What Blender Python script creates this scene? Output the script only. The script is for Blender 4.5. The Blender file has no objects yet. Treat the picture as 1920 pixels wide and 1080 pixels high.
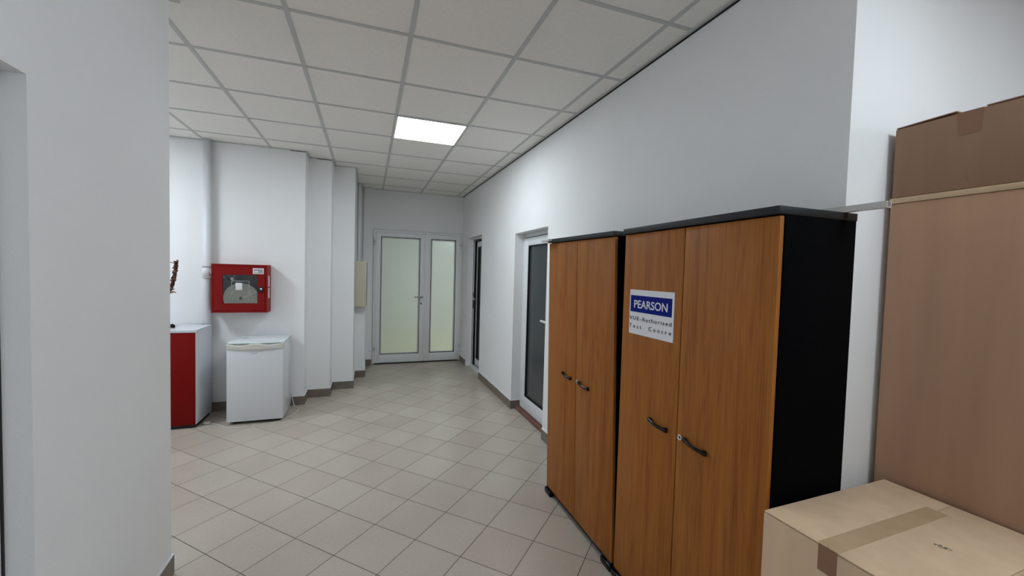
import bpy, bmesh, math, random
from mathutils import Vector, Matrix
random.seed(7)
C = bpy.context.scene.collection
S = bpy.context.scene
CAM_H = 1.54

# ------------------------------------------------------------------ camera
yaw, pitch, roll = math.radians(19.4664), math.radians(-2.1818), math.radians(1.5525)
fw = Vector((math.sin(yaw)*math.cos(pitch), math.cos(yaw)*math.cos(pitch), math.sin(pitch)))
rt = Vector((math.cos(yaw), -math.sin(yaw), 0))
up = rt.cross(fw)
r2 = rt*math.cos(roll) + up*math.sin(roll)
u2 = -rt*math.sin(roll) + up*math.cos(roll)
cd = bpy.data.cameras.new('camera')
cam = bpy.data.objects.new('camera', cd); C.objects.link(cam)
cam.matrix_world = Matrix(((r2.x, u2.x, -fw.x, 0), (r2.y, u2.y, -fw.y, 0), (r2.z, u2.z, -fw.z, CAM_H), (0, 0, 0, 1)))
cd.sensor_width = 36; cd.lens = 763.38/1920*36; cd.clip_start = .02
S.camera = cam

# ------------------------------------------------------------------ view, world, daylight
S.view_settings.view_transform = 'Standard'; S.view_settings.look = 'None'
S.view_settings.gamma = 1; S.view_settings.use_curve_mapping = False
S.view_settings.exposure = 1.0
w = bpy.data.worlds.new('world'); S.world = w; w.use_nodes = True
bg = w.node_tree.nodes['Background']; bg.inputs[0].default_value = (.62, .78, 1, 1); bg.inputs[1].default_value = 1.0
def area(name, loc, rot, sx, sy, power, col):
    l = bpy.data.lights.new(name, 'AREA'); l.shape = 'RECTANGLE'; l.size = sx; l.size_y = sy; l.energy = power; l.color = col
    o = bpy.data.objects.new(name, l); C.objects.link(o); o.location = loc; o.rotation_euler = rot
    return o
area('window_daylight', (3.66, -1.1, 1.98), (0, math.radians(90), 0), 1.35, 1.75, 42, (.80, .90, 1))
PANEL = 11.2          # strength of the ceiling panels

# ------------------------------------------------------------------ materials
def lin(c):
    return tuple(((v/255)/12.92 if v/255 <= .04045 else ((v/255+.055)/1.055)**2.4) for v in c)
def mat(name, rgb, rough=.6, metal=0, spec=.5, noise=0, nscale=30, bump=0, bscale=200, trans=0, coat=0):
    m = bpy.data.materials.new(name); m.use_nodes = True
    nt = m.node_tree; b = nt.nodes['Principled BSDF']
    c = lin(rgb)
    b.inputs['Base Color'].default_value = (*c, 1)
    b.inputs['Roughness'].default_value = rough; b.inputs['Metallic'].default_value = metal
    b.inputs['Specular IOR Level'].default_value = spec
    b.inputs['Transmission Weight'].default_value = trans
    b.inputs['Coat Weight'].default_value = coat
    if noise or bump:
        tc = nt.nodes.new('ShaderNodeTexCoord')
    if noise:
        n = nt.nodes.new('ShaderNodeTexNoise'); n.inputs['Scale'].default_value = nscale; n.inputs['Detail'].default_value = 5
        nt.links.new(tc.outputs['Object'], n.inputs['Vector'])
        r = nt.nodes.new('ShaderNodeValToRGB')
        r.color_ramp.elements[0].position = .3; r.color_ramp.elements[1].position = .7
        r.color_ramp.elements[0].color = (*[v*(1-noise) for v in c], 1)
        r.color_ramp.elements[1].color = (*[min(1, v*(1+noise)) for v in c], 1)
        nt.links.new(n.outputs['Fac'], r.inputs['Fac']); nt.links.new(r.outputs['Color'], b.inputs['Base Color'])
    if bump:
        n2 = nt.nodes.new('ShaderNodeTexNoise'); n2.inputs['Scale'].default_value = bscale; n2.inputs['Detail'].default_value = 3
        nt.links.new(tc.outputs['Object'], n2.inputs['Vector'])
        bp = nt.nodes.new('ShaderNodeBump'); bp.inputs['Strength'].default_value = bump; bp.inputs['Distance'].default_value = .002
        nt.links.new(n2.outputs['Fac'], bp.inputs['Height']); nt.links.new(bp.outputs['Normal'], b.inputs['Normal'])
    return m
def emis(name, col, st):
    m = bpy.data.materials.new(name); m.use_nodes = True; nt = m.node_tree
    nt.nodes.remove(nt.nodes['Principled BSDF'])
    e = nt.nodes.new('ShaderNodeEmission'); e.inputs[0].default_value = (*col, 1); e.inputs[1].default_value = st
    nt.links.new(e.outputs[0], nt.nodes['Material Output'].inputs[0]); return m

M = {}
M['wall'] = mat('white_plaster', (243, 243, 243), .85, noise=.012, nscale=3, bump=.25, bscale=140)
M['ceil'] = mat('ceiling_tile', (249, 245, 239), .9, noise=.02, nscale=60, bump=.5, bscale=260)
M['grid'] = mat('ceiling_grid_paint', (200, 201, 198), .6)
M['gap'] = mat('dark_gap', (40, 38, 38), .9)
M['base'] = mat('baseboard_tile', (122, 111, 101), .45, noise=.12, nscale=14)
M['edge_line'] = mat('white_edge_line', (228, 228, 230), .7)
M['pvc'] = mat('white_pvc', (226, 228, 230), .35)
M['alu'] = mat('painted_aluminium', (240, 241, 241), .4)
M['black'] = mat('black_rubber', (14, 14, 15), .5)
M['steel'] = mat('brushed_steel', (190, 190, 190), .3, metal=1)
M['chrome'] = mat('chrome', (225, 225, 225), .12, metal=1)
M['red'] = mat('red_enamel', (130, 8, 8), .45, spec=.2)
M['redlam'] = mat('red_laminate', (124, 9, 6), .5, spec=.15, noise=.02, nscale=8)
M['whitelam'] = mat('white_laminate', (214, 217, 222), .4)
M['fridge'] = mat('white_enamel', (220, 222, 226), .28, noise=.01, nscale=4)
M['fridgetop'] = mat('pale_blue_white_top', (222, 230, 232), .25)
M['cream'] = mat('cream_plastic', (214, 214, 203), .4)
M['beige'] = mat('beige_enamel', (208, 200, 178), .45)
M['blacklam'] = mat('black_laminate', (5, 5, 7), .85, spec=.05, bump=.6, bscale=120)
M['blacktop'] = mat('black_top_laminate', (17, 18, 21), .55, bump=.4, bscale=150)
M['blackgloss'] = mat('black_gloss_plastic', (3, 3, 4), .15, spec=.3)
M['brownwood'] = mat('red_brown_threshold', (120, 78, 66), .5, noise=.2, nscale=20)
M['paint'] = mat('white_pipe_paint', (222, 223, 226), .4)
M['hose'] = mat('flat_canvas_hose', (244, 244, 236), .8, bump=.5, bscale=300)
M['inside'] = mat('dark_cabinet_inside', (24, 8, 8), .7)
M['leaf'] = mat('dried_leaf', (88, 44, 34), .7, noise=.45, nscale=40)
M['leaf2'] = mat('dried_leaf_pale', (150, 104, 88), .7, noise=.3, nscale=40)
M['stem'] = mat('dry_stem', (62, 44, 34), .8)
M['paper'] = mat('white_sticker', (225, 225, 225), .5)
M['greyink'] = mat('grey_ink', (150, 154, 162), .6)
M['darkink'] = mat('dark_ink', (52, 52, 58), .6)
M['blue'] = mat('blue_print', (14, 30, 128), .6, spec=.1)
M['signwhite'] = mat('sign_white', (236, 236, 240), .6, spec=.15)
M['lines'] = mat('white_print', (235, 235, 238), .4)
M['duct'] = mat('cable_duct_plastic', (206, 202, 198), .4)
M['tape'] = mat('brown_packing_tape', (188, 158, 124), .3, noise=.08, nscale=25)
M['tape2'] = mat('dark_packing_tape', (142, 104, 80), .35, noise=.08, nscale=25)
M['extgreen'] = mat('hall_wall', (226, 226, 228), .9)
M['extfloor'] = mat('hall_floor', (206, 198, 172), .6)
M['panel'] = emis('light_diffuser', (.84, .93, 1.0), PANEL)
M['panel_cool'] = emis('cool_light_diffuser', (.80, .92, 1.0), 12.5)
M['panel_lobby'] = emis('lobby_light_diffuser', (.82, .92, 1.0), 16)
M['panel_hall'] = emis('hall_light_diffuser', (.95, .98, 1.0), 22)

def frosted(name, rgb, rough, trans):
    m = mat(name, rgb, rough, trans=trans); return m
M['frost'] = frosted('frosted_glass', (226, 240, 230), .5, 1.0)
M['greyglass'] = frosted('dark_frosted_glass', (74, 80, 82), .22, .25)

def clear_glass(name, tint=(1, 1, 1)):
    m = bpy.data.materials.new(name); m.use_nodes = True; nt = m.node_tree
    nt.nodes.remove(nt.nodes['Principled BSDF'])
    t = nt.nodes.new('ShaderNodeBsdfTransparent'); t.inputs[0].default_value = (*tint, 1)
    g = nt.nodes.new('ShaderNodeBsdfGlossy'); g.inputs['Roughness'].default_value = .05
    f = nt.nodes.new('ShaderNodeFresnel'); f.inputs[0].default_value = 1.45
    mx = nt.nodes.new('ShaderNodeMixShader')
    nt.links.new(f.outputs[0], mx.inputs[0]); nt.links.new(t.outputs[0], mx.inputs[1]); nt.links.new(g.outputs[0], mx.inputs[2])
    nt.links.new(mx.outputs[0], nt.nodes['Material Output'].inputs[0]); return m
M['glass'] = clear_glass('clear_glass')

def wood_mat():
    m = bpy.data.materials.new('oak_laminate'); m.use_nodes = True; nt = m.node_tree; b = nt.nodes['Principled BSDF']
    b.inputs['Roughness'].default_value = .5; b.inputs['Specular IOR Level'].default_value = .22
    tc = nt.nodes.new('ShaderNodeTexCoord')
    oi = nt.nodes.new('ShaderNodeObjectInfo')
    mp = nt.nodes.new('ShaderNodeMapping'); mp.inputs['Scale'].default_value = (8, 8, .55)
    cmb = nt.nodes.new('ShaderNodeCombineXYZ')
    ml = nt.nodes.new('ShaderNodeMath'); ml.operation = 'MULTIPLY'; ml.inputs[1].default_value = 37
    nt.links.new(oi.outputs['Random'], ml.inputs[0]); nt.links.new(ml.outputs[0], cmb.inputs[1]); nt.links.new(ml.outputs[0], cmb.inputs[2])
    nt.links.new(cmb.outputs[0], mp.inputs['Location'])
    nt.links.new(tc.outputs['Object'], mp.inputs['Vector'])
    n1 = nt.nodes.new('ShaderNodeTexNoise'); n1.inputs['Scale'].default_value = 1.6; n1.inputs['Detail'].default_value = 3; n1.inputs['Distortion'].default_value = .6
    nt.links.new(mp.outputs[0], n1.inputs['Vector'])
    wv = nt.nodes.new('ShaderNodeMath'); wv.operation = 'MULTIPLY'; wv.inputs[1].default_value = 46
    nt.links.new(n1.outputs['Fac'], wv.inputs[0])
    sn = nt.nodes.new('ShaderNodeMath'); sn.operation = 'SINE'; nt.links.new(wv.outputs[0], sn.inputs[0])
    mp2 = nt.nodes.new('ShaderNodeMapping'); mp2.inputs['Scale'].default_value = (260, 260, 7)
    nt.links.new(tc.outputs['Object'], mp2.inputs['Vector'])
    n2 = nt.nodes.new('ShaderNodeTexNoise'); n2.inputs['Scale'].default_value = 1; n2.inputs['Detail'].default_value = 4
    nt.links.new(mp2.outputs[0], n2.inputs['Vector'])
    mp3 = nt.nodes.new('ShaderNodeMapping'); mp3.inputs['Scale'].default_value = (30, 30, 1.2)
    nt.links.new(tc.outputs['Object'], mp3.inputs['Vector'])
    n3 = nt.nodes.new('ShaderNodeTexNoise'); n3.inputs['Scale'].default_value = 1; n3.inputs['Detail'].default_value = 3
    nt.links.new(mp3.outputs[0], n3.inputs['Vector'])
    a1 = nt.nodes.new('ShaderNodeMath'); a1.operation = 'MULTIPLY_ADD'; a1.inputs[1].default_value = .045; a1.inputs[2].default_value = 0
    nt.links.new(sn.outputs[0], a1.inputs[0])
    a2 = nt.nodes.new('ShaderNodeMath'); a2.operation = 'MULTIPLY_ADD'; a2.inputs[1].default_value = .5
    nt.links.new(n2.outputs['Fac'], a2.inputs[0]); nt.links.new(a1.outputs[0], a2.inputs[2])
    a3 = nt.nodes.new('ShaderNodeMath'); a3.operation = 'MULTIPLY_ADD'; a3.inputs[1].default_value = .5
    nt.links.new(n3.outputs['Fac'], a3.inputs[0]); nt.links.new(a2.outputs[0], a3.inputs[2])
    r = nt.nodes.new('ShaderNodeValToRGB'); e = r.color_ramp.elements
    e[0].position = .25; e[0].color = (*lin((124, 66, 24)), 1)
    e[1].position = .78; e[1].color = (*lin((178, 114, 52)), 1)
    k = e.new(.5); k.color = (*lin((162, 99, 40)), 1)
    nt.links.new(a3.outputs[0], r.inputs['Fac']); nt.links.new(r.outputs['Color'], b.inputs['Base Color'])
    return m
M['wood'] = wood_mat()

def card_mat(name, rgb):
    m = mat(name, rgb, .8); nt = m.node_tree; b = nt.nodes['Principled BSDF']; c = lin(rgb)
    tc = nt.nodes.new('ShaderNodeTexCoord'); mp = nt.nodes.new('ShaderNodeMapping'); mp.inputs['Scale'].default_value = (9, 9, .7)
    n = nt.nodes.new('ShaderNodeTexNoise'); n.inputs['Scale'].default_value = 1.5; n.inputs['Detail'].default_value = 8
    nt.links.new(tc.outputs['Object'], mp.inputs['Vector']); nt.links.new(mp.outputs[0], n.inputs['Vector'])
    r = nt.nodes.new('ShaderNodeValToRGB'); r.color_ramp.elements[0].position = .25; r.color_ramp.elements[1].position = .75
    r.color_ramp.elements[0].color = (*[v*.9 for v in c], 1); r.color_ramp.elements[1].color = (*[v*1.08 for v in c], 1)
    nt.links.new(n.outputs['Fac'], r.inputs['Fac']); nt.links.new(r.outputs['Color'], b.inputs['Base Color'])
    return m
M['card_tall'] = card_mat('pale_brown_cardboard', (186, 146, 118))
M['card_low'] = card_mat('tan_cardboard', (214, 184, 152))
M['card_top'] = card_mat('darker_cardboard', (152, 118, 94))
M['card_rim'] = card_mat('light_cardboard_rim', (206, 178, 146))

def floor_mat():
    m = bpy.data.materials.new('diagonal_floor_tiles'); m.use_nodes = True; nt = m.node_tree; b = nt.nodes['Principled BSDF']
    geo = nt.nodes.new('ShaderNodeNewGeometry')
    ang = math.radians(45.3283); s = .3026; ox, oy = .2673, 3.1661
    sub = nt.nodes.new('ShaderNodeVectorMath'); sub.operation = 'SUBTRACT'; sub.inputs[1].default_value = (ox, oy, 0)
    nt.links.new(geo.outputs['Position'], sub.inputs[0])
    cmb = nt.nodes.new('ShaderNodeCombineXYZ')
    for i, v in enumerate(((math.cos(ang), math.sin(ang), 0), (math.sin(ang), -math.cos(ang), 0))):
        d = nt.nodes.new('ShaderNodeVectorMath'); d.operation = 'DOT_PRODUCT'; d.inputs[1].default_value = v
        nt.links.new(sub.outputs[0], d.inputs[0])
        ad = nt.nodes.new('ShaderNodeMath'); ad.operation = 'ADD'; ad.inputs[1].default_value = s*40
        nt.links.new(d.outputs['Value'], ad.inputs[0])
        nt.links.new(ad.outputs[0], cmb.inputs[i])
    br = nt.nodes.new('ShaderNodeTexBrick'); br.offset = 0; br.squash = 1
    br.inputs['Scale'].default_value = 1; br.inputs['Brick Width'].default_value = s; br.inputs['Row Height'].default_value = s
    br.inputs['Mortar Size'].default_value = .0022; br.inputs['Mortar Smooth'].default_value = .2; br.inputs['Bias'].default_value = 0
    br.inputs['Color1'].default_value = (*lin((193, 183, 169)), 1); br.inputs['Color2'].default_value = (*lin((188, 175, 162)), 1)
    br.inputs['Mortar'].default_value = (*lin((84, 76, 68)), 1)
    nt.links.new(cmb.outputs[0], br.inputs['Vector'])
    n = nt.nodes.new('ShaderNodeTexNoise'); n.inputs['Scale'].default_value = 70; n.inputs['Detail'].default_value = 6
    nt.links.new(cmb.outputs[0], n.inputs['Vector'])
    n2 = nt.nodes.new('ShaderNodeTexNoise'); n2.inputs['Scale'].default_value = 1.7; n2.inputs['Detail'].default_value = 4
    nt.links.new(cmb.outputs[0], n2.inputs['Vector'])
    r = nt.nodes.new('ShaderNodeMapRange'); r.inputs[1].default_value = .25; r.inputs[2].default_value = .75; r.inputs[3].default_value = .95; r.inputs[4].default_value = 1.04
    nt.links.new(n.outputs['Fac'], r.inputs[0])
    rr = nt.nodes.new('ShaderNodeMapRange'); rr.inputs[1].default_value = .3; rr.inputs[2].default_value = .7; rr.inputs[3].default_value = .94; rr.inputs[4].default_value = 1.04
    nt.links.new(n2.outputs['Fac'], rr.inputs[0])
    # specks
    vo = nt.nodes.new('ShaderNodeTexVoronoi'); vo.inputs['Scale'].default_value = 5.3
    nt.links.new(cmb.outputs[0], vo.inputs['Vector'])
    sp = nt.nodes.new('ShaderNodeMapRange'); sp.inputs[1].default_value = .015; sp.inputs[2].default_value = .028; sp.inputs[3].default_value = .72; sp.inputs[4].default_value = 1
    nt.links.new(vo.outputs['Distance'], sp.inputs[0])
    m1 = nt.nodes.new('ShaderNodeMath'); m1.operation = 'MULTIPLY'; nt.links.new(r.outputs[0], m1.inputs[0]); nt.links.new(rr.outputs[0], m1.inputs[1])
    m2 = nt.nodes.new('ShaderNodeMath'); m2.operation = 'MULTIPLY'; nt.links.new(m1.outputs[0], m2.inputs[0]); nt.links.new(sp.outputs[0], m2.inputs[1])
    sc = nt.nodes.new('ShaderNodeVectorMath'); sc.operation = 'SCALE'
    nt.links.new(br.outputs['Color'], sc.inputs[0]); nt.links.new(m2.outputs[0], sc.inputs['Scale'])
    nt.links.new(sc.outputs[0], b.inputs['Base Color'])
    ro = nt.nodes.new('ShaderNodeMapRange'); ro.inputs[3].default_value = .27; ro.inputs[4].default_value = .85
    nt.links.new(br.outputs['Fac'], ro.inputs[0]); nt.links.new(ro.outputs[0], b.inputs['Roughness'])
    bp = nt.nodes.new('ShaderNodeBump'); bp.invert = True; bp.inputs['Strength'].default_value = .5; bp.inputs['Distance'].default_value = .002
    nt.links.new(br.outputs['Fac'], bp.inputs['Height']); nt.links.new(bp.outputs['Normal'], b.inputs['Normal'])
    return m
M['floor'] = floor_mat()

# ------------------------------------------------------------------ mesh helpers
ORG = {}
class MB:
    """collects shapes in world coordinates, linked as ONE mesh object"""
    def __init__(s): s.bm = bmesh.new(); s.mats = []
    def mi(s, m):
        if m is None: return 0
        if m not in s.mats: s.mats.append(m)
        return s.mats.index(m)
    def box(s, x0, x1, y0, y1, z0, z1, m=None, bev=0, seg=2):
        b = bmesh.new(); bmesh.ops.create_cube(b, size=1)
        for v in b.verts:
            v.co = Vector(((x0+x1)/2+v.co.x*(x1-x0), (y0+y1)/2+v.co.y*(y1-y0), (z0+z1)/2+v.co.z*(z1-z0)))
        if bev: bmesh.ops.bevel(b, geom=b.edges[:], offset=bev, segments=seg, affect='EDGES', profile=.5)
        s.merge(b, m, bool(bev)); return s
    def merge(s, b, m=None, smooth=False):
        k = s.mi(m)
        for f in b.faces: f.material_index = k; f.smooth = smooth
        me = bpy.data.meshes.new('tmp'); b.to_mesh(me); b.free(); s.bm.from_mesh(me); bpy.data.meshes.remove(me)
    def cyl(s, p0, p1, r, m=None, n=20, r1=None, smooth=True):
        s.tube([p0, p1], [r, r if r1 is None else r1], m, n); return s
    def tube(s, pts, rad, m=None, n=12, flat=1.0, cap=True):
        pts = [Vector(p) for p in pts]
        if not isinstance(rad, (list, tuple)): rad = [rad]*len(pts)
        b = bmesh.new(); rings = []; prev = None
        for i, p in enumerate(pts):
            t = (pts[min(i+1, len(pts)-1)]-pts[max(i-1, 0)]).normalized()
            if prev is None:
                a = Vector((0, 0, 1)) if abs(t.z) < .9 else Vector((1, 0, 0))
                nrm = (a - t*a.dot(t)).normalized()
            else: nrm = (prev - t*prev.dot(t)).normalized()
            prev = nrm; bn = t.cross(nrm)
            rings.append([b.verts.new(p + (nrm*math.cos(q)*flat + bn*math.sin(q))*rad[i]) for q in [2*math.pi*j/n for j in range(n)]])
        for i in range(len(rings)-1):
            for j in range(n):
                b.faces.new((rings[i][j], rings[i][(j+1) % n], rings[i+1][(j+1) % n], rings[i+1][j]))
        s_f = list(b.faces)
        if cap:
            b.faces.new(rings[0][::-1]); b.faces.new(rings[-1])
        bmesh.ops.recalc_face_normals(b, faces=b.faces)
        k = s.mi(m)
        for f in b.faces: f.material_index = k; f.smooth = len(f.verts) == 4
        me = bpy.data.meshes.new('tmp'); b.to_mesh(me); b.free(); s.bm.from_mesh(me); bpy.data.meshes.remove(me)
        return s
    def lathe(s, c, prof, m=None, n=28, axis='z'):
        b = bmesh.new(); rings = []
        for r, h in prof:
            ring = []
            for j in range(n):
                q = 2*math.pi*j/n
                if axis == 'z': co = (c[0]+r*math.cos(q), c[1]+r*math.sin(q), c[2]+h)
                elif axis == 'y': co = (c[0]+r*math.cos(q), c[1]+h, c[2]+r*math.sin(q))
                else: co = (c[0]+h, c[1]+r*math.cos(q), c[2]+r*math.sin(q))
                ring.append(b.verts.new(co))
            rings.append(ring)
        for i in range(len(rings)-1):
            for j in range(n): b.faces.new((rings[i][j], rings[i][(j+1) % n], rings[i+1][(j+1) % n], rings[i+1][j]))
        b.faces.new(rings[0][::-1]); b.faces.new(rings[-1])
        bmesh.ops.remove_doubles(b, verts=b.verts, dist=1e-6)
        bmesh.ops.recalc_face_normals(b, faces=b.faces)
        s.merge(b, m, True); return s
    def poly(s, pts, d, m=None):
        """prism: polygon pts extruded by vector d"""
        b = bmesh.new(); d = Vector(d)
        a = [b.verts.new(Vector(p)) for p in pts]; c = [b.verts.new(Vector(p)+d) for p in pts]; n = len(pts)
        b.faces.new(a); b.faces.new(c[::-1])
        for i in range(n): b.faces.new((a[i], c[i], c[(i+1) % n], a[(i+1) % n]))
        bmesh.ops.recalc_face_normals(b, faces=b.faces)
        s.merge(b, m); return s
    def text(s, body, fn, size, m=None, offset=0.0, spacing=1.0, width=None, thick=.0006):
        """flat lettering; fn(u, v, t) maps text plane to the world"""
        cu = bpy.data.curves.new('t', 'FONT'); cu.body = body; cu.size = size; cu.offset = offset; cu.space_character = spacing
        cu.extrude = thick/2; cu.resolution_u = 4
        to = bpy.data.objects.new('t', cu); C.objects.link(to)
        dg = bpy.context.evaluated_depsgraph_get(); me = bpy.data.meshes.new_from_object(to.evaluated_get(dg))
        bpy.data.objects.remove(to); bpy.data.curves.remove(cu)
        us = [v.co.x for v in me.vertices]; k = 1
        if width: k = width/(max(us)-min(us))
        u0 = min(us)
        for v in me.vertices: v.co = Vector(fn((v.co.x-u0)*k, v.co.y, v.co.z))
        mi = s.mi(m)
        b = bmesh.new(); b.from_mesh(me); bpy.data.meshes.remove(me)
        bmesh.ops.recalc_face_normals(b, faces=b.faces)
        s.merge(b, m); return s
    def warp(s, fn):
        for v in s.bm.verts: v.co = Vector(fn(v.co))
        return s
    def build(s, name, m=None, parent=None):
        me = bpy.data.meshes.new(name)
        org = ORG.get(parent.name, Vector()) if parent else Vector()
        for v in s.bm.verts: v.co -= org
        s.bm.to_mesh(me); s.bm.free()
        if s.mats and m is None: ms = s.mats
        else: ms = [m]+[k for k in s.mats if k != m]
        for k in (s.mats if s.mats else [m]): me.materials.append(M[k])
        o = bpy.data.objects.new(name, me); C.objects.link(o)
        if parent: o.parent = parent; ORG[o.name] = org
        return o
def B(*a, **k): return MB().box(*a, **k)
def tag(o, label=None, cat=None, group=None, kind=None):
    if label: o['label'] = label
    if cat: o['category'] = cat
    if group: o['group'] = group
    if kind: o['kind'] = kind
    return o
def thing(name, loc, label, cat, group=None, kind=None):
    o = bpy.data.objects.new(name, None); C.objects.link(o); o.location = loc; ORG[o.name] = Vector(loc)
    o.empty_display_size = .1
    return tag(o, label, cat, group, kind)
def struct(mb, name, m):
    return tag(mb.build(name, m), kind='structure')

# ------------------------------------------------------------------ the shell
ZC = 2.802
def XR(y): return 1.577-.0098*y               # the right wall is a hair out of square
def rw(v): return (v.x + XR(v.y) - 1.54, v.y, v.z)   # things built on plane x = 1.54
XL, YB = -.9, -6.5
struct(B(-3.7, 3.6, YB-.2, 7.0, -.1, 0, 'floor'), 'floor', None)
struct(B(-3.7, 3.6, YB-.2, 7.0, ZC+.004, ZC+.06, 'ceil'), 'ceiling', None)
# suspended grid
g = MB()
for j in range(-4, 9):
    x = -1.5996+.6*j
    if -3.6 < x < 3.5: g.box(x-.012, x+.012, YB, 6.88, ZC, ZC+.006, 'grid')
for i in range(-14, 9):
    y = 1.7183+.6*i
    if YB < y < 6.88: g.box(-3.6, 3.5, y-.012, y+.012, ZC+.0008, ZC+.006, 'grid')
struct(g, 'trim_1', None)
# wall angle strips round the ceiling edge, dark strips below stand in for the gap shadow
YS = [5.02, 5.27, 5.555]; XS = [-.665, -.42, -.172]
g = MB()
g.box(1.516, 1.54, .97, 6.88, ZC-.004, ZC+.003, 'grid')
g.box(1.534, 1.542, .97, 6.88, ZC-.012, ZC-.004, 'gap')
g.warp(rw)
def strip(x0, x1, y0, y1): g.box(x0, x1, y0, y1, ZC-.004, ZC+.003, 'grid')
strip(-3.5, XS[0], 4.998, 5.022); strip(XS[0], XS[0]+.022, 5.0, 5.27)
strip(XS[0], XS[1], 5.248, 5.272); strip(XS[1], XS[1]+.022, 5.25, 5.555)
strip(XS[1], XS[2], 5.533, 5.557); strip(XS[2], XS[2]+.022, 5.535, 6.52); strip(XS[2], -.115, 6.5, 6.522); strip(-.125, -.103, 6.5, 6.82)
strip(-.115, .055, 6.80, 6.822); strip(.04, 1.51, 6.86, 6.882)
g.box(XS[0]-.15, XS[0], 5.012, 5.019, ZC-.009, ZC-.004, 'gap'); g.box(XS[1]-.16, XS[1], 5.262, 5.269, ZC-.009, ZC-.004, 'gap')
strip(XL, XL+.024, YB, 2.395); strip(-1.1, XL+.024, 2.395, 2.454)
struct(g, 'trim_2', None)

# right wall with two door openings
T = .22
g = MB()
O1 = (3.42, 4.282, 1.972); O2 = (5.655, 6.44, 2.072)
for y0, y1, z0 in ((.965, O1[0], 0), (O1[0], O1[1], O1[2]), (O1[1], O2[0], 0), (O2[0], O2[1], O2[2]), (O2[1], 7.0, 0)):
    g.box(1.54, 1.54+T, y0, y1, z0, ZC+.01, 'wall')
g.warp(rw)
struct(g, 'wall_right', None)
# rooms behind the two right-hand doors: closed and unlit
g = MB()
g.box(2.9, 3.0, 1.0, 7.2, 0, 2.9, 'wall'); g.box(1.74, 3.0, 5.0, 5.1, 0, 2.9, 'wall'); g.box(1.74, 3.0, 6.9, 7.0, 0, 2.9, 'wall')
struct(g, 'wall_behind', None)
struct(B(1.77, 3.6, .9655, 1.08, 0, ZC+.01, 'wall'), 'wall_recess', None)
# side wall of the recess area, with the window that lights it
struct(B(-3.7, 3.6, YB-.2, YB, 0, ZC+.01, 'wall'), 'wall_back', None)
g = MB()
WY0, WY1, WZ0, WZ1 = -2.0, -.2, 1.3, 2.68
g.box(3.5, 3.6, YB, WY0, 0, ZC+.01, 'wall'); g.box(3.5, 3.6, WY1, .97, 0, ZC+.01, 'wall')
g.box(3.5, 3.6, WY0, WY1, 0, WZ0, 'wall'); g.box(3.5, 3.6, WY0, WY1, WZ1, ZC+.01, 'wall')
struct(g, 'wall_side', None)
g = MB()
for a in ((WY0, WY0+.06, WZ0, WZ1), (WY1-.06, WY1, WZ0, WZ1), (WY0+.06, WY1-.06, WZ0, WZ0+.06), (WY0+.06, WY1-.06, WZ1-.06, WZ1), (-1.13, -1.07, WZ0+.06, WZ1-.06)):
    g.box(3.53, 3.59, a[0], a[1], a[2], a[3], 'pvc')
wf = struct(g, 'window_1', None)
B(3.557, 3.563, WY0+.06, WY1-.06, WZ0+.06, WZ1-.06, 'glass').build('pane', None, wf)
# left wall, with door opening near the camera
g = MB()
g.box(-1.1, XL, 1.535, 2.395, 0, ZC+.01, 'wall'); g.box(-1.1, XL, .63, 1.535, 2.052, ZC+.01, 'wall'); g.box(-1.1, XL, YB, .63, 0, ZC+.01, 'wall')
g.box(-3.6, -1.1, 2.27, 2.395, 0, ZC+.01, 'wall')
struct(g, 'wall_left', None)
struct(B(-3.7, -3.6, 2.3, 5.1, 0, ZC+.01, 'wall'), 'wall_lobby', None)
# stepped far-left wall and far wall
g = MB()
g.box(-3.6, XS[0], 5.02, 7.0, 0, ZC+.01, 'wall')
g.box(XS[0], XS[1], 5.27, 7.0, 0, ZC+.01, 'wall')
g.box(XS[1], XS[2], 5.555, 7.0, 0, ZC+.01, 'wall')
g.box(XS[2], -.036, 6.10, 7.0, 0, 1.60, 'wall')
g.box(XS[2], -.115, 6.52, 7.0, 1.55, ZC+.01, 'wall')
struct(g, 'wall_stepped', None)
g = MB()
g.box(-.2, .06, 6.82, 7.0, 0, ZC+.01, 'wall')
DX0, DX1, DZ = .075, 1.497, 2.165
g.box(.06, DX0, 6.88, 7.0, 0, ZC+.01, 'wall'); g.box(DX1, 1.6, 6.88, 7.0, 0, ZC+.01, 'wall'); g.box(DX0, DX1, 6.88, 7.0, DZ, ZC+.01, 'wall')
struct(g, 'wall_far', None)
# lit hall behind the frosted doors
g = MB()
g.box(-1.5, -1.4, 7.0, 10.2, 0, 2.9, 'extgreen'); g.box(3.2, 3.3, 7.0, 10.2, 0, 2.9, 'extgreen'); g.box(-1.5, 3.3, 10.2, 10.3, 0, 2.9, 'extgreen')
g.box(-1.5, 3.3, 7.0, 10.3, 2.85, 2.95, 'extgreen'); g.box(-1.5, 3.3, 6.99, 10.3, -.1, 0, 'extfloor')
g.box(-1.5, -.2, 6.99, 7.05, 0, 2.9, 'extgreen'); g.box(1.6, 3.3, 7.0, 7.05, 0, 2.9, 'extgreen')
struct(g, 'wall_hall', None)

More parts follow.
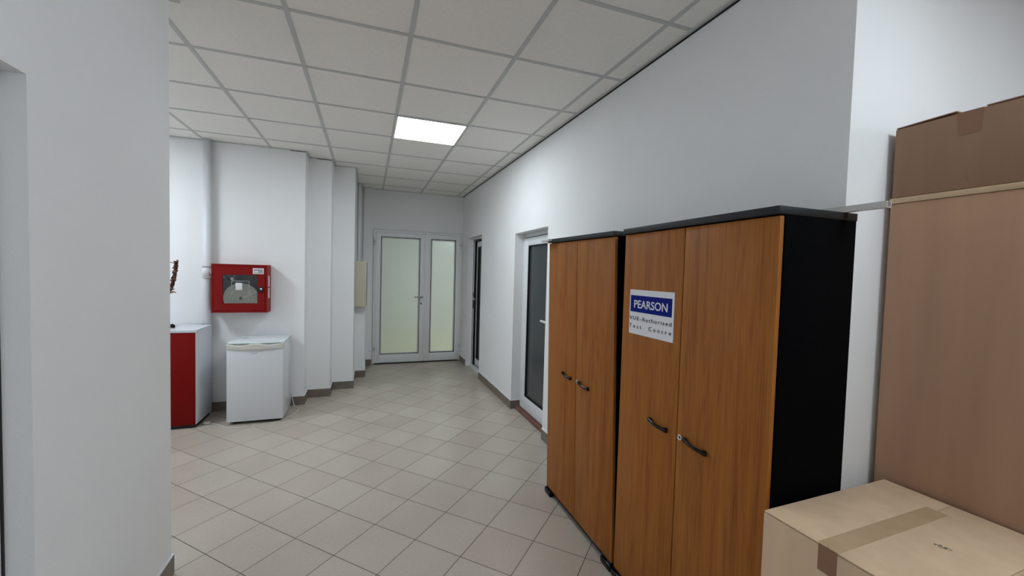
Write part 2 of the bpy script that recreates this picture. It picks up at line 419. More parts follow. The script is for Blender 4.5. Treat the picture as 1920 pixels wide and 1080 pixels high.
# baseboards
BH = .095
def bb(segs, name, warp=None, h=BH):
    g = MB()
    for x0, x1, y0, y1 in segs:
        g.box(x0, x1, y0, y1, 0, h, 'base')
        g.box(x0, x1, y0, y1, h, h+.006, 'edge_line')  # white painted plaster edge, its highlight put into the colour
    if warp: g.warp(warp)
    return struct(g, name, None)
t = .009
bb([(1.54-t, 1.54, .97, O1[0]), (1.54-t, 1.54, O1[1], O2[0]), (1.54-t, 1.54, O2[1]+.06, 6.88), (1.54-t, 1.54+.1, O1[1]-t, O1[1])], 'baseboard_right', rw)
bb([(-3.5, XS[0]+t, 5.02-t, 5.02), (XS[0], XS[0]+t, 5.02, 5.27), (XS[0], XS[1]+t, 5.27-t, 5.27), (XS[1], XS[1]+t, 5.27, 5.555),
    (XS[1], XS[2]+t, 5.555-t, 5.555), (XS[2], XS[2]+t, 5.555, 6.10), (XS[2], -.036+t, 6.10-t, 6.10), (-.036, -.036+t, 6.1, 6.82), (-.036, .062, 6.82-t, 6.82)], 'baseboard_stepped')
bb([(XL, XL+t, 1.545, 2.395), (XL, XL+t, YB, .62), (-3.5, XL+t, 2.395, 2.395+t)], 'baseboard_left')
bb([(1.575, 3.5, .965-t, .965)], 'baseboard_recess')

# ------------------------------------------------------------------ far double door
fr = MB(); y0, y1 = 6.865, 6.96
fr.box(DX0, DX0+.03, y0, y1, .012, DZ-.03, 'alu'); fr.box(DX1-.03, DX1, y0, y1, .012, DZ-.03, 'alu'); fr.box(DX0, DX1, y0, y1, DZ-.03, DZ, 'alu')
fr.box(DX0-.006, DX0-.0002, y0-.002, 6.88, 0, DZ, 'grid'); fr.box(DX0-.006, DX1+.006, y0-.002, 6.88, DZ+.0002, DZ+.006, 'grid')
fr.box(DX0, DX1, y0, y1, 0, .012, 'gap')
d1 = thing('door_1', (.78, 6.87, 0), None, None, kind='structure')
fr.build('door_frame', None, d1)
def leaf(x0, x1, gx0, gx1, gz0=.158, gz1=2.058):
    g = MB(); a, b = 6.85, 6.90; z0, z1 = .022, DZ-.034
    g.box(x0, gx0-.0, a, b, z0, z1, 'alu', bev=.003); g.box(gx1, x1, a, b, z0, z1, 'alu', bev=.003)
    g.box(gx0-.002, gx1+.002, a, b, z0, gz0, 'alu', bev=.003); g.box(gx0-.002, gx1+.002, a, b, gz1, z1, 'alu', bev=.003)
    L = g.build('door_leaf', None, d1)
    q = MB(); w_ = .010
    for c in ((gx0, gx0+w_, gz0, gz1), (gx1-w_, gx1, gz0, gz1), (gx0, gx1, gz0, gz0+w_), (gx0, gx1, gz1-w_, gz1)):
        q.box(c[0], c[1], 6.855, 6.895, c[2], c[3], 'black')
    q.build('gasket', None, L)
    q = MB(); w_ = .022
    for c in ((gx0+.01, gx0+w_, gz0+.01, gz1-.01), (gx1-w_, gx1-.01, gz0+.01, gz1-.01), (gx0+.01, gx1-.01, gz0+.01, gz0+w_), (gx0+.01, gx1-.01, gz1-w_, gz1-.01)):
        q.box(c[0], c[1], 6.858, 6.895, c[2], c[3], 'edge_line')
    q.build('glazing_bead', None, L)
    B(gx0+.012, gx1-.012, 6.872, 6.878, gz0+.012, gz1-.012, 'frost').build('frosted_pane', None, L)
    return L
L1 = leaf(DX0+.032, .876, .185, .802); L2 = leaf(.884, DX1-.032, .978, 1.396)
g = MB(); g.lathe((.838, 6.85, 1.09), [(.0, -.012), (.02, -.012), (.022, 0)], 'steel', axis='y')
g.tube([(.838, 6.85, 1.09), (.838, 6.81, 1.09), (.825, 6.795, 1.092), (.78, 6.79, 1.094), (.715, 6.795, 1.094)], [.01, .01, .011, .009, .009], 'steel')
g.build('door_handle', None, L1)
g = MB(); g.lathe((.83, 6.85, .985), [(.0, -.008), (.017, -.008), (.019, 0)], 'steel', axis='y'); g.box(.826, .834, 6.838, 6.843, .97, 1.0, 'black')
g.build('lock_plate', None, L1)
for x, L in ((DX0+.022, L1), (DX1-.022, L2)):
    for z in (.27, 1.97):
        g = MB(); g.cyl((x, 6.845, z-.05), (x, 6.845, z+.05), .011, 'alu', 12); g.cyl((x, 6.845, z-.003), (x, 6.845, z+.003), .013, 'gap', 12)
        g.build('hinge', None, L)

# ------------------------------------------------------------------ right door with dark frosted glass
xd = 1.645
d2 = thing('door_2', (1.65, 3.85, 0), None, None, kind='structure')
g = MB(); a, b, h = O1
g.box(xd, xd+.07, b-.045, b, .03, h, 'pvc', bev=.004); g.box(xd, xd+.07, a, a+.045, .03, h, 'pvc', bev=.004); g.box(xd, xd+.07, a, b, h-.045, h, 'pvc', bev=.004)
g.box(xd-.003, xd+.07, b-.052, b-.045, .035, h-.045, 'black'); g.box(xd-.001, xd+.07, a+.045, b-.045, h-.052, h-.045, 'gap')
g.warp(rw).build('door_frame', None, d2)
B(xd-.055, xd+.07, a+.0, b, 0, .034, 'brownwood', bev=.004).warp(rw).build('threshold', None, d2)
g = MB(); p, q_ = a+.05, b-.054; z0, z1 = .042, h-.053; ga, gb, gz0, gz1 = 3.56, 4.115, .185, 1.835
X0, X1 = xd-.015, xd+.045
g.box(X0, X1, p, ga, z0, z1, 'pvc', bev=.005); g.box(X0, X1, gb, q_, z0, z1, 'pvc', bev=.005)
g.box(X0, X1, ga-.004, gb+.004, z0, gz0, 'pvc', bev=.005); g.box(X0, X1, ga-.004, gb+.004, gz1, z1, 'pvc', bev=.005)
L = g.warp(rw).build('door_leaf', None, d2)
g = MB()
for c in ((ga, ga+.008, gz0, gz1), (gb-.008, gb, gz0, gz1), (ga, gb, gz0, gz0+.008), (ga, gb, gz1-.008, gz1)): g.box(X0+.006, X1-.006, c[0], c[1], c[2], c[3], 'black')
g.warp(rw).build('gasket', None, L)
B(xd+.01, xd+.016, ga+.006, gb-.006, gz0+.006, gz1-.006, 'greyglass').warp(rw).build('frosted_pane', None, L)
g = MB(); g.box(X0-.006, X0, 3.49, 3.52, .98, 1.16, 'pvc', bev=.002)
g.tube([(X0, 3.505, 1.075), (X0-.035, 3.505, 1.075), (X0-.045, 3.53, 1.075), (X0-.045, 3.625, 1.077)], [.011, .011, .012, .011], 'pvc')
g.warp(rw).build('door_handle', None, L)

# ------------------------------------------------------------------ narrow far door, standing ajar
xe = 1.62
d3 = thing('door_3', (1.63, 6.05, 0), None, None, kind='structure')
g = MB(); a, b, h = O2
g.box(xe, xe+.07, b-.03, b, .0, h, 'pvc'); g.box(xe, xe+.07, a, a+.03, 0, h, 'pvc'); g.box(xe, xe+.07, a, b, h-.03, h, 'pvc')
g.box(xe, xe+.03, b-.06, b-.03, .04, h-.03, 'black'); g.box(xe+.001, xe+.06, b-.095, b-.06, .04, h-.04, 'pvc'); g.box(xe+.004, xe+.12, b-.099, b-.095, .04, h-.04, 'black')  # last black sheet stands in for the darkness inside the open gap
g.box(xe, xe+.05, a+.03, b-.115, h-.06, h-.03, 'black')
g.box(xe-.02, xe+.07, a, b, 0, .04, 'pvc')
g.warp(rw).build('door_frame', None, d3)
g = MB(); z0, z1 = .07, h-.065; p, q_ = a+.035, b-.17
g.box(xe+.02, xe+.07, q_-.05, q_, z0, z1, 'pvc', bev=.004); g.box(xe+.02, xe+.07, p, p+.07, z0, z1, 'pvc', bev=.004)
g.box(xe+.02, xe+.07, p+.06, q_-.06, z0, z0+.1, 'pvc', bev=.004); g.box(xe+.02, xe+.07, p+.06, q_-.06, z1-.08, z1, 'pvc', bev=.004)
g.box(xe+.018, xe+.05, q_-.08, q_-.05, z0+.1, z1-.08, 'black'); g.box(xe+.018, xe+.05, p+.07, q_-.07, z0+.1, z0+.125, 'black'); g.box(xe+.018, xe+.05, p+.07, q_-.07, z1-.105, z1-.08, 'black')
L = g.warp(rw).build('door_leaf', None, d3)
B(xe+.04, xe+.046, p+.07, q_-.08, z0+.12, z1-.1, 'greyglass').warp(rw).build('glass_pane', None, L)
g = MB(); g.box(xe-.004, xe+.02, b-.15, b-.05, .95, 1.21, 'black', bev=.004); g.warp(rw).build('lock_case', None, d3)
g = MB(); g.box(xe-.006, xe+.012, b-.16, b-.06, 1.085, 1.11, 'steel', bev=.003); g.tube([(xe+.02, q_+.02, 1.13), (xe-.03, q_+.02, 1.13), (xe-.035, q_-.08, 1.13)], .01, 'steel')
g.warp(rw).build('door_handle', None, L)

# ------------------------------------------------------------------ near left door in its reveal
d4 = thing('door_4', (-1.0, 1.1, 0), None, None, kind='structure')
g = MB(); g.box(-1.06, -.968, 1.49, 1.535, 0, 2.05, 'alu'); g.box(-1.06, -.968, .63, .675, 0, 2.05, 'alu'); g.box(-1.06, -.968, .63, 1.535, 2.01, 2.05, 'alu')
g.box(-.969, -.964, 1.528, 1.535, 0, 2.05, 'black')
g.build('door_frame', None, d4)
B(-1.04, -.99, .68, 1.485, .01, 2.0, 'alu').build('door_leaf', None, d4)

# ------------------------------------------------------------------ ceiling panels
def panel(x, y, label, m='panel', z=ZC, nm='ceiling_light'):
    t_ = thing(nm, (x, y, z), label, 'ceiling light', 'square ceiling light panels' if m != 'panel_hall' else None)
    g = MB()
    for c in ((x-.298, x-.284, y-.298, y+.298), (x+.284, x+.298, y-.298, y+.298), (x-.284, x+.284, y-.298, y-.284), (x-.284, x+.284, y+.284, y+.298)):
        g.box(c[0], c[1], c[2], c[3], z-.006, z+.003, 'pvc')
    g.build('frame', None, t_)
    B(x-.285, x+.285, y-.285, y+.285, z-.003, z+.001, m).build('diffuser', None, t_)
    return t_
panel(.5004, 3.8183, 'glowing square light panel set in the ceiling grid of the corridor')
panel(-2.4996, 3.8183, 'second glowing ceiling panel, hidden round the corner over the red counter', 'panel_lobby')
panel(1.7004, -.3817, 'bluish ceiling panel by the cardboard boxes, outside the view', 'panel_cool')
panel(2.1, 8.1, 'ceiling panel in the hall beyond the frosted double door', 'panel_hall', 2.848, 'hall_light')

# ------------------------------------------------------------------ wooden cabinets
CX = 1.21
def handle(yc, z, L):
    g = MB(); n = 18; pts = []; rad = []
    for i in range(n+1):
        s_ = i/n; y = yc+.057-.114*s_
        bow = math.sin(math.pi*s_)**.8
        zz = z+.005*math.cos(math.pi*s_)
        pts.append((CX-.004-.016*bow, y, zz)); rad.append(.0100-.0036*math.sin(math.pi*s_)**.6+(.002 if i in (1, 2, n-1, n-2) else 0))
    g.tube(pts, rad, 'blackgloss', 12)
    return g
def lock(y, z):
    g = MB(); g.lathe((CX, y, z), [(.0, -.002), (.006, -.002), (.007, -.006), (.011, -.006), (.0125, 0)], 'chrome', axis='x', n=20)
    g.lathe((CX, y, z), [(.0, -.004), (.0058, -.004), (.0058, 0)], 'black', axis='x', n=12)
    return g
def cabinet(ya, yb, label, warp, sign=False):
    """ya near side, yb far side"""
    yc = (ya+yb)/2; wp = warp or (lambda v: v)
    t_ = thing('office_cabinet', (1.39, yc, 0), label, 'cabinet', 'tall black and wood cabinets against the right wall')
    xb = 1.562 if ya < 1 else 1.545; zt = 1.745
    for y in (ya, yb-.018): B(CX+.02, xb, y, y+.018, .035, zt, 'blacklam', bev=.001).warp(wp).build('side_panel', None, t_)
    B(CX-.012, xb+.002, ya-.002, yb+.002, zt, zt+.026, 'blacktop', bev=.002).warp(wp).build('top_panel', None, t_)
    B(CX+.02, xb, ya+.018, yb-.018, .035, .055, 'blacklam').warp(wp).build('bottom_panel', None, t_)
    B(xb-.008, xb, ya+.018, yb-.018, .055, zt, 'blacklam').warp(wp).build('back_panel', None, t_)
    B(CX-.002, CX+.022, ya+.002, yb-.002, .030, .044, 'blackgloss', bev=.002).warp(wp).build('plinth', None, t_)
    for y in (ya, yb):
        for x in (CX+.03, xb-.06):
            s_ = 1 if y == ya else -1
            g = MB(); y0_, y1_ = sorted((y-s_*.003, y+s_*.09))
            g.box(x-.045, x+.04, y0_, y1_, 0, .034, 'blackgloss', bev=.006, seg=3)
            g.warp(wp).build('foot', None, t_)
    ym = ya+(yb-ya)*.5
    doors = {}
    for k, (p, q_) in {'near': (ya+.003, ym-.0026), 'far': (ym+.0026, yb-.003)}.items():
        g = B(CX, CX+.018, p, q_, .044, zt-.004, 'wood', bev=.0025)
        doors[k] = g.warp(wp).build('door', None, t_)
    handle(ym+.110, .89, None).warp(wp).build('handle', None, doors['far'])
    handle(ym-.105, .883, None).warp(wp).build('handle', None, doors['near'])
    lock(ym-.022, .886).warp(wp).build('lock', None, doors['near'])
    return t_, doors
c2, dd = cabinet(.925, 1.742, 'nearer tall wooden two-door cabinet with a black side and a test centre sign', None)
def rack(v): return (v.x, v.y+.043*(v.z), v.z+.012*(v.y-1.75) if v.z > 1 else v.z)
c1, dd1 = cabinet(1.754, 2.576, 'farther tall wooden two-door cabinet without sign, beside the grey glass door', rack)
# the sign
g = MB(); sx = CX-.0018
YL, YR_, ZT, ZB = 1.682, 1.376, 1.474, 1.262
g.box(sx, CX, YR_, YL, ZB, ZT, 'signwhite')
g.box(sx-.0006, sx, YR_+.012, YL-.008, 1.368, 1.447, 'blue')
def sg(u0, v0): return lambda u, v, t: (sx-.0012-t, YL-u0-u, v0+v)
g.text('PEARSON', sg(.036, 1.3885), .052, 'lines', offset=.0006, width=.232)
g.text('VUE-Authorised', sg(.004, 1.329), .027, 'darkink', spacing=1.25, width=.291)
g.text('Test  Centre', sg(.004, 1.291), .027, 'darkink', spacing=1.7, width=.291)
g.build('sign', None, dd['far'])['label'] = 'white and blue printed sign'

# ------------------------------------------------------------------ cable duct on the cabinets
def duct(x, z, ya, yb, w=.022, h=.020, t=.0025):
    prof = [(0, 0), (w, 0), (w, h), (w-.006, h), (w-.006, h-t), (w-t, h-t), (w-t, t), (t, t), (t, h-t), (.006, h-t), (.006, h), (0, h)]
    return MB().poly([(x+a, ya, z+b) for a, b in prof], (0, yb-ya, 0), 'duct')
tag(duct(1.497, 1.7712, .806, 2.1).build('cable_duct', None), 'long white plastic cable duct lying on the nearer cabinet, its end jutting out', 'cable duct')
g = MB(); g.box(1.17, 1.198, 2.58, 2.71, 1.765, 1.779, 'pvc', bev=.002)
g.box(1.198, 1.25, 2.655, 2.72, 1.768, 1.776, 'pvc')
tag(g.build('cable_duct', None), 'short white plastic strip at the top far corner of the farther cabinet', 'plastic strip')

# ------------------------------------------------------------------ cardboard boxes
tb = thing('cardboard_box', (2.1, .5, 0), 'very tall pale cardboard box standing behind the low taped box', 'cardboard box', 'cardboard boxes in the recess')
TX, TY = 1.776, .948
B(TX, 2.5, .0, TY-.002, 0, 1.822, 'card_tall', bev=.003).build('box_body', None, tb)
g = MB(); g.box(TX-.003, 2.503, -.003, TY, 1.823, 1.842, 'card_rim', bev=.002)
g.build('lid', None, tb)['label'] = 'lighter cardboard lid rim'
ub = thing('cardboard_box', (2.1, .5, 1.843), 'dark brown cardboard box lying on top of the very tall box', 'cardboard box', 'cardboard boxes in the recess')
UT = 2.088
g = MB(); g.box(TX, 2.4, .05, TY-.004, 1.843, UT, 'card_top', bev=.004); g.build('box_body', None, ub)
for ya, yb, za, zb in ((TY-.008, .782, .0005, .006), (.715, .06, .0005, .002)):
    g = MB(); g.poly([(TX-.001, ya, UT+za), (TX-.001, yb, UT+zb), (2.08, yb, UT+zb), (2.08, ya, UT+za)], (0, 0, .003), 'card_top')
    g.build('flap', None, ub)
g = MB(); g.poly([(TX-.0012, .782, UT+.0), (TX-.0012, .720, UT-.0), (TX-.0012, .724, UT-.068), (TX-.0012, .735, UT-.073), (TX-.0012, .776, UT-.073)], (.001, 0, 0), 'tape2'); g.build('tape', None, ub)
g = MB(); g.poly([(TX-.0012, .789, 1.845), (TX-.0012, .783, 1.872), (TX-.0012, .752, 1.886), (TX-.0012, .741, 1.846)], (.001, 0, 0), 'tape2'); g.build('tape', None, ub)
lb = thing('cardboard_box', (1.47, .70, 0), 'low tan cardboard box with a taped top, in front of the cabinet side', 'cardboard box', 'cardboard boxes in the recess')
LX0, LX1, LY0, LY1, LZ = 1.150, 1.757, .49, .887, .835
def rl(v):                                  # the box stands a degree or two askew
    c_, s_ = math.cos(math.radians(1.6)), math.sin(math.radians(1.6)); dx, dy = v.x-LX0, v.y-LY1
    return (LX0+dx*c_-dy*s_, LY1+dx*s_+dy*c_, v.z)
B(LX0, LX1, LY0, LY1, 0, LZ-.006, 'card_low', bev=.003).warp(rl).build('box_body', None, lb)
B(LX0+.001, LX1, .7085, LY1-.001, LZ-.004, LZ, 'card_low', bev=.001).warp(rl).build('flap', None, lb)
B(LX0+.001, LX1, LY0+.001, .7065, LZ-.004, LZ, 'card_low', bev=.001).warp(rl).build('flap', None, lb)
g = MB(); g.box(LX0+.004, LX0+.52, .681, .733, LZ, LZ+.0006, 'tape'); g.warp(rl).build('tape', None, lb)
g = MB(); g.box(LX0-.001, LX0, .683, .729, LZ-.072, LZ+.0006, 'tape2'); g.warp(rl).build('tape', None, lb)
# small printed loop mark
g = MB(); cx, cy = 1.454, .606
def ring(cx, cy, rx, ry, a0, a1, wd, n=14):
    pts = [(cx+rx*math.cos(a0+(a1-a0)*i/n), cy+ry*math.sin(a0+(a1-a0)*i/n), LZ+.0004) for i in range(n+1)]
    g.tube(pts, wd, 'darkink', 6, flat=.2)
ring(cx, cy, .008, .008, .4, 5.9, .0010); ring(cx+.004, cy-.010, .005, .007, -1.5, 4.2, .0009); ring(cx+.001, cy+.001, .003, .004, 0, 5, .0008); ring(cx-.004, cy+.013, .004, .002, 0, 6.2, .0010)
g.warp(rl).build('printed_mark', None, lb)['label'] = 'small dark printed mark'

# ------------------------------------------------------------------ fire hose cabinet
HX0, HX1, HY, HZ0, HZ1 = -1.485, -.993, 4.85, 1.053, 1.548
hc = thing('fire_hose_cabinet', (-1.24, 5.0, 1.05), 'red wall-mounted fire hose cabinet with a glazed door', 'fire hose cabinet')
g = MB(); w_ = .004
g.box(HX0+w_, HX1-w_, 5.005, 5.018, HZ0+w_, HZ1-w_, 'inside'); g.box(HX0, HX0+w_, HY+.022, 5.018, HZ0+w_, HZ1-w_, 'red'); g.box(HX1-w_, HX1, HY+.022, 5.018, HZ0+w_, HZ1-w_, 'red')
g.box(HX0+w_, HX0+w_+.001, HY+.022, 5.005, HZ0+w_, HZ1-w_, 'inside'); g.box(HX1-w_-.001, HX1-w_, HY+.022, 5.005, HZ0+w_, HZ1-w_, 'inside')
g.box(HX0, HX1, HY+.022, 5.018, HZ0, HZ0+w_, 'red'); g.box(HX0, HX1, HY+.022, 5.018, HZ1-w_, HZ1, 'red')
for c in ((HX0, HX0+.018, HZ0, HZ1), (HX1-.018, HX1, HZ0, HZ1), (HX0+.018, HX1-.018, HZ0, HZ0+.018), (HX0+.018, HX1-.018, HZ1-.018, HZ1)):
    g.box(c[0], c[1], HY, HY+.022, c[2], c[3], 'red')
g.build('case', None, hc)
g = MB(); gx0, gx1, gz0, gz1 = -1.388, -1.081, 1.148, 1.442; a, b, c, d = HX0+.021, HX1-.021, HZ0+.021, HZ1-.021
for k in ((a, gx0, c, d), (gx1, b, c, d), (gx0, gx1, c, gz0), (gx0, gx1, gz1, d)): g.box(k[0], k[1], HY-.003, HY+.012, k[2], k[3], 'red')
hd = g.build('door', None, hc)
B(gx0, gx1, HY+.004, HY+.007, gz0, gz1, 'glass').build('pane', None, hd)
g = MB(); g.box(-1.078, -1.028, HY-.012, HY-.003, 1.268, 1.318, 'black', bev=.002); g.lathe((-1.045, HY-.012, 1.297), [(0, -.004), (.009, -.004), (.011, 0)], 'chrome', axis='y', n=16)
g.build('latch', None, hd)
g = MB(); g.box(-1.123, -1.024, HY-.0045, HY-.003, 1.452, 1.512, 'paper', bev=.0005); g.box(-1.113, -1.034, HY-.005, HY-.0045, 1.462, 1.502, 'greyink')
g.box(-1.108, -1.075, HY-.0053, HY-.005, 1.468, 1.485, 'paper'); g.build('label_sticker', None, hd)
g = MB(); f_ = .003; x0, x1, z0, z1 = -1.312, -1.155, 1.235, 1.378
for k in ((x0, x0+f_, z0, z1), (x1-f_, x1, z0, z1), (x0, x1, z1-f_, z1)): g.box(k[0], k[1], HY+.002, HY+.0035, k[2], k[3], 'paper')
g.box(-1.277, -1.217, HY+.0015, HY+.0035, 1.285, 1.358, 'paper', bev=.0004)
g.build('glass_sticker', None, hd)
for z0, z1 in ((1.32, 1.435), (1.20, 1.305)): B(HX1, HX1+.001, 4.895, 4.95, z0, z1, 'paper').build('side_sticker', None, hc)
# the coiled hose is held inside: a thing of its own
hs = thing('fire_hose', (-1.228, 4.93, 1.08), 'flat pale hose rolled in a coil inside the red cabinet', 'hose')
g = MB(); pts = []
cx, cz = -1.232, 1.20
for i in range(11):
    r_ = .018+i*.0128
    g.lathe((cx, 4.869, cz), [(r_, .02), (r_+.0003, .0), (r_+.002, -.005), (r_+.005, -.007), (r_+.008, -.005), (r_+.0095, 0), (r_+.0098, .02), (r_+.0098, .05), (r_, .05)], 'hose', axis='y', n=40)
g.build('coil', None, hs)
g = MB(); g.tube([(cx+.02, 4.860, cz+.005), (cx+.08, 4.8595, cz+.035), (cx+.15, 4.8595, cz+.062)], [.006, .006, .005], 'hose', 8); g.build('hose_end', None, hs)
g = MB(); g.lathe((cx, 4.862, cz), [(0, -.002), (.014, -.002), (.017, .003)], 'chrome', axis='y', n=20); g.lathe((cx, 4.8595, cz), [(0, -.001), (.007, -.001), (.007, .001)], 'black', axis='y', n=12); g.build('hub', None, hs)
g = MB(); g.tube([(-1.39, 4.95, 1.41), (-1.345, 4.94, 1.405), (-1.32, 4.91, 1.40)], [.02, .022, .02], 'steel', 14); g.lathe((-1.318, 4.895, 1.398), [(0, -.015), (.026, -.012), (.028, .01), (.02, .02)], 'steel', axis='y', n=18)
g.tube([(-1.325, 4.9, 1.425), (-1.295, 4.89, 1.43), (-1.275, 4.895, 1.40)], .006, 'chrome', 8)
g.tube([(-1.465, 4.96, 1.41), (-1.39, 4.95, 1.41)], .018, 'steel', 12)
tag(g.build('hydrant_valve', None), 'metal valve inside the red hose cabinet, upper left of the coil', 'valve')

# ------------------------------------------------------------------ riser pipe
rp = thing('riser_pipe', (-1.552, 4.965, 0), 'white painted vertical pipe running from floor to ceiling beside the red hose cabinet', 'pipe')
g = MB(); g.cyl((-1.552, 4.965, 0), (-1.552, 4.965, ZC), .036, 'paint', 28)
g.cyl((-1.552, 4.965, 1.40), (-1.552, 4.965, 1.52), .043, 'paint', 28); g.build('pipe', None, rp)
g = MB(); g.tube([(-1.552, 4.965, 1.46), (-1.486, 4.965, 1.46)], .028, 'paint', 20); g.build('branch', None, rp)
for z in (1.405, 1.518):
    g = MB(); g.lathe((-1.552, 4.965, z), [(.043, -.006), (.048, -.006), (.048, .006), (.043, .006)], 'grid', n=28); g.tube([(-1.505, 4.965, z), (-1.487, 4.965, z)], .006, 'black', 8)
    g.build('coupling_ring', None, rp)

# ------------------------------------------------------------------ fridge
FX0, FX1, FY0, FY1, FZ = -1.262, -.784, 4.515, 4.985, .792
fg = thing('mini_fridge', (-1.02, 4.75, 0), 'small white under-counter fridge standing on the tiles by the back wall', 'fridge')
B(FX0+.002, FX1-.002, FY0+.045, FY1, .03, FZ-.012, 'fridge', bev=.004).build('body', None, fg)
g = B(FX0, FX1, FY0+.02, FY1, FZ-.012, FZ+.004, 'fridgetop', bev=.004); g.box(FX0+.04, FX1-.05, FY0+.05, FY1-.05, FZ+.004, FZ+.006, 'fridge', bev=.0008)
g.build('top_panel', None, fg)
fd = B(FX0, FX1, FY0, FY0+.04, .03, FZ-.055, 'fridge', bev=.005, seg=3).build('door', None, fg)
g = MB()
n = 40
b_ = bmesh.new(); rows = []
for i in range(n+1):
    s_ = i/n; x = FX0+(FX1-FX0)*s_; sag = -.012*math.sin(math.pi*s_)
    topz = FZ-.010 - .016*(max(0, math.sin(math.pi*min(1, s_/.44)))**1.5*(s_ < .44) + .8*max(0, math.sin(math.pi*max(0, (s_-.52)/.46)))**1.5*(.52 < s_ < .98))
    lowz = FZ-.055+sag*.6; yy = FY0-.004-.006*math.sin(math.pi*s_)
    rows.append([b_.verts.new(c) for c in ((x, yy, lowz), (x, yy, topz-.004), (x, yy+.006, topz), (x, FY0+.04, topz), (x, FY0+.04, lowz))])
for i in range(n):
    for j in range(5): b_.faces.new((rows[i][j], rows[i][(j+1) % 5], rows[i+1][(j+1) % 5], rows[i+1][j]))
b_.faces.new(rows[0]); b_.faces.new(rows[-1][::-1]); bmesh.ops.recalc_face_normals(b_, faces=b_.faces)
g.merge(b_, 'cream'); g.build('handle', None, fd)['label'] = 'cream curved grip along the top of the door'
g = MB(); pts = [(-1.055+.0042*i, FY0-.0006, .688+.004*math.sin(i*1.9)+.0008*i*(i > 5)-.002*(4 < i < 8)) for i in range(13)]
g.tube(pts, .0018, 'darkink', 6, flat=.5); g.build('badge', None, fd)
g = B(FX0+.02, FX1-.02, FY0+.04, FY1-.01, .012, .03, 'black'); g.build('under_gap_shade', None, fg)  # black slab stands in for the shadow gap under the fridge
for x in (FX0+.05, FX1-.05):
    for y in (FY0+.07, FY1-.06):
        g = MB(); g.lathe((x, y, 0), [(.016, 0), (.016, .012), (.008, .014), (.008, .03)], 'black', n=14); g.build('foot', None, fg)
g = B(FX1-.045, FX1-.012, FY0-.001, FY0+.045, FZ-.02, FZ-.008, 'greyink', bev=.001); g.build('hinge_cover', None, fg)
# power cable
g = MB(); P = [(-.81, 4.997, .22), (-.775, 4.997, .08), (-.745, 4.93, .012), (-.70, 4.86, .004), (-.70, 4.76, .004), (-.745, 4.64, .004), (-.80, 4.53, .004), (-.90, 4.47, .004), (-1.02, 4.43, .004), (-1.14, 4.42, .004), (-1.25, 4.46, .004), (-1.34, 4.56, .004), (-1.42, 4.62, .004)]
def smooth(P, k=6):
    out = []; n = len(P)
    for i in range(n-1):
        p0, p1, p2, p3 = (Vector(P[max(i-1, 0)]), Vector(P[i]), Vector(P[i+1]), Vector(P[min(i+2, n-1)]))
        for j in range(k):
            t_ = j/k; out.append(.5*((2*p1)+(p2-p0)*t_+(2*p0-5*p1+4*p2-p3)*t_*t_+(3*p1-p0-3*p2+p3)*t_**3))
    out.append(Vector(P[-1])); return out
cb = thing('power_cable', (-1.1, 4.5, 0), 'white power cable looping over the tiles in front of the fridge', 'cable')
g.tube(smooth(P), .0045, 'duct', 8); g.build('cord', None, cb)
g = MB(); g.box(-1.475, -1.42, 4.60, 4.64, 0, .022, 'duct', bev=.006); g.tube([(-1.475, 4.61, .012), (-1.50, 4.61, .012)], .0025, 'steel', 8); g.tube([(-1.475, 4.63, .012), (-1.50, 4.63, .012)], .0025, 'steel', 8); g.build('plug', None, cb)

# ------------------------------------------------------------------ red counter
ct = thing('reception_counter', (-2.1, 4.77, 0), 'red-fronted white counter standing in the back left corner', 'counter')
KX0, KX1, KY0, KY1, KZ = -2.7, -1.506, 4.53, 4.915, .925
B(KX1-.018, KX1, KY0, 4.922, .035, KZ-.022, 'whitelam', bev=.001).build('side_panel', None, ct)
B(KX0, KX0+.018, KY0, 5.0, .035, KZ-.022, 'whitelam', bev=.001).build('side_panel', None, ct)
B(KX0+.02, KX1-.005, KY0-.004, KY0+.014, .035, KZ-.024, 'redlam', bev=.001).build('front_panel', None, ct)
g = MB(); g.poly([(KX0-.01, KY0-.008, KZ-.022), (KX1+.004, KY0-.008, KZ-.022), (KX1+.004, KY1, KZ-.022), (KX1+.004, 4.915, KZ-.022), (-1.60, 4.915, KZ-.022), (-1.60, 5.005, KZ-.022), (KX0-.01, 5.005, KZ-.022)], (0, 0, .022), 'whitelam')
g.build('worktop', None, ct)
B(KX0+.03, KX1-.01, KY0+.02, 4.9, 0, .035, 'black').build('plinth', None, ct)

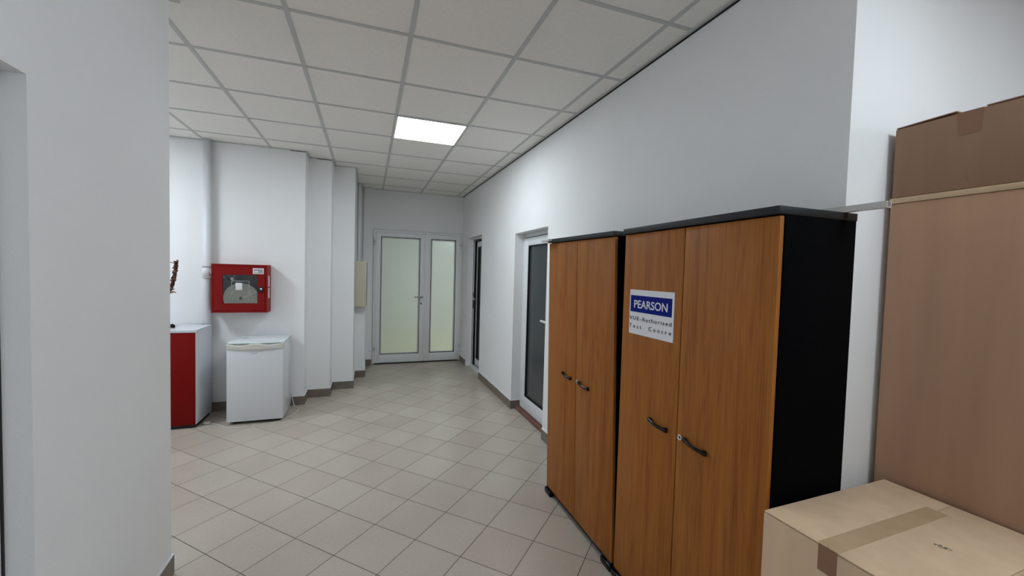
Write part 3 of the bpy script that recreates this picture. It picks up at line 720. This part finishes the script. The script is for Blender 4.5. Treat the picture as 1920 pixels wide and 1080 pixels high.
# dried arrangement
dp = thing('dried_arrangement', (-1.86, 4.74, KZ), 'dry reddish brown leaf stalk in a dark vase on the counter, half behind the wall', 'dried plant')
g = MB(); g.lathe((-1.862, 4.74, KZ), [(.0, .0), (.045, .0), (.06, .03), (.068, .09), (.055, .15), (.035, .19), (.033, .215), (.040, .23), (.036, .23), (.028, .2)], 'blackgloss', n=32); g.build('vase', None, dp)
g = MB(); g.tube(smooth([(-1.862, 4.74, KZ+.1), (-1.85, 4.74, KZ+.3), (-1.80, 4.745, KZ+.36), (-1.775, 4.75, 1.33), (-1.752, 4.75, 1.45), (-1.742, 4.75, 1.53)]), .004, 'stem', 8)
g.tube(smooth([(-1.742, 4.75, 1.53), (-1.765, 4.75, 1.545), (-1.80, 4.75, 1.552), (-1.83, 4.75, 1.54)]), .003, 'stem', 8); g.build('stem', None, dp)
def curl_leaf(g, c, L, W, az, el, m, twist):
    b = bmesh.new(); rows = []; n = 8
    d = Vector((math.cos(az)*math.cos(el), math.sin(az)*math.cos(el), math.sin(el))); sd = d.cross(Vector((0, .3, 1))).normalized(); nm = sd.cross(d)
    for i in range(n+1):
        s_ = i/n; wd = W*math.sin(math.pi*min(1, s_*.9+.08))**.8
        bend = nm*(L*.35*math.sin(s_*2.2)); row = []
        for j in (-1, -.5, 0, .5, 1):
            a_ = twist*s_+j*1.2
            row.append(b.verts.new(Vector(c)+d*L*s_+bend+sd*wd*math.sin(a_)+nm*wd*(1-math.cos(j*1.2))*.8+Vector((0, 0, random.uniform(-.002, .002)))))
        rows.append(row)
    for i in range(n):
        for j in range(4): b.faces.new((rows[i][j], rows[i][j+1], rows[i+1][j+1], rows[i+1][j]))
    g.merge(b, m, True)
g = MB()
for i in range(90):
    s_ = i/89; z = 1.25+.29*s_; x = -1.79+.052*math.sin(s_*1.6)
    az = random.uniform(0, 6.28); el = random.uniform(.5, 1.35)
    curl_leaf(g, (x, 4.75, z), random.uniform(.03, .055)*(1-.35*abs(s_-.45)), random.uniform(.012, .020), az, el, 'leaf' if random.random() < .72 else 'leaf2', random.uniform(-2, 2))
curl_leaf(g, (-1.79, 4.75, 1.245), .05, .022, .2, -.1, 'leaf2', .3); curl_leaf(g, (-1.79, 4.75, 1.26), .05, .02, .6, .3, 'leaf', .5)
g.build('dried_leaves', None, dp)
g = MB()
for i in range(9):
    a_ = i*.7; r_ = .012
    b = bmesh.new(); bmesh.ops.create_icosphere(b, subdivisions=2, radius=.014)
    for v in b.verts: v.co = Vector((v.co.x*1.15, v.co.y, v.co.z*.8))*(1+.25*math.sin(v.co.x*400+i)) + Vector((-1.752+r_*1.6*math.cos(a_), 4.68+r_*math.sin(a_), KZ+.014+.008*(i % 3)))
    g.merge(b, 'blackgloss', True)
tag(g.build('black_rosette', None), 'small black lumpy rosette lying on the white counter top', 'ornament')

# ------------------------------------------------------------------ electrical box and conduits
eb = thing('electrical_box', (-.1, 6.05, 1.0), 'beige metal electrical box on the wall left of the frosted double door', 'electrical box')
B(-.170, -.02, 5.99, 6.098, 1.018, 1.632, 'beige', bev=.003).build('case', None, eb)
g = B(-.170, -.022, 5.968, 5.984, 1.012, 1.636, 'beige', bev=.002); g.warp(lambda v: (v.x, v.y-(.02*(v.z-1.0) if v.x > -.1 else 0), v.z)); g.build('door', None, eb)
g = MB(); g.box(-.0205, -.0165, 5.975, 5.993, 1.03, 1.62, 'gap'); g.build('door_gap_shade', None, eb)  # dark strip painted in for the shade of the slightly open door's gap
for x, y in ((-.152, 6.49), (-.085, 6.49)):
    g = MB(); y0 = 6.06
    pts = [(x, 6.50 if x < -.12 else 6.79, ZC-.006), (x, 6.50 if x < -.12 else 6.79, 1.9), (x+.002, 6.45 if x < -.12 else 6.5, 1.72), (x+.004, 6.06, 1.636)]
    g.tube(smooth(pts), .007, 'grid', 10)
    tag(g.build('conduit', None), ('left' if x < -.12 else 'right')+' of the two thin cables dropping from the ceiling into the beige box', 'cable', 'cables above the beige box')
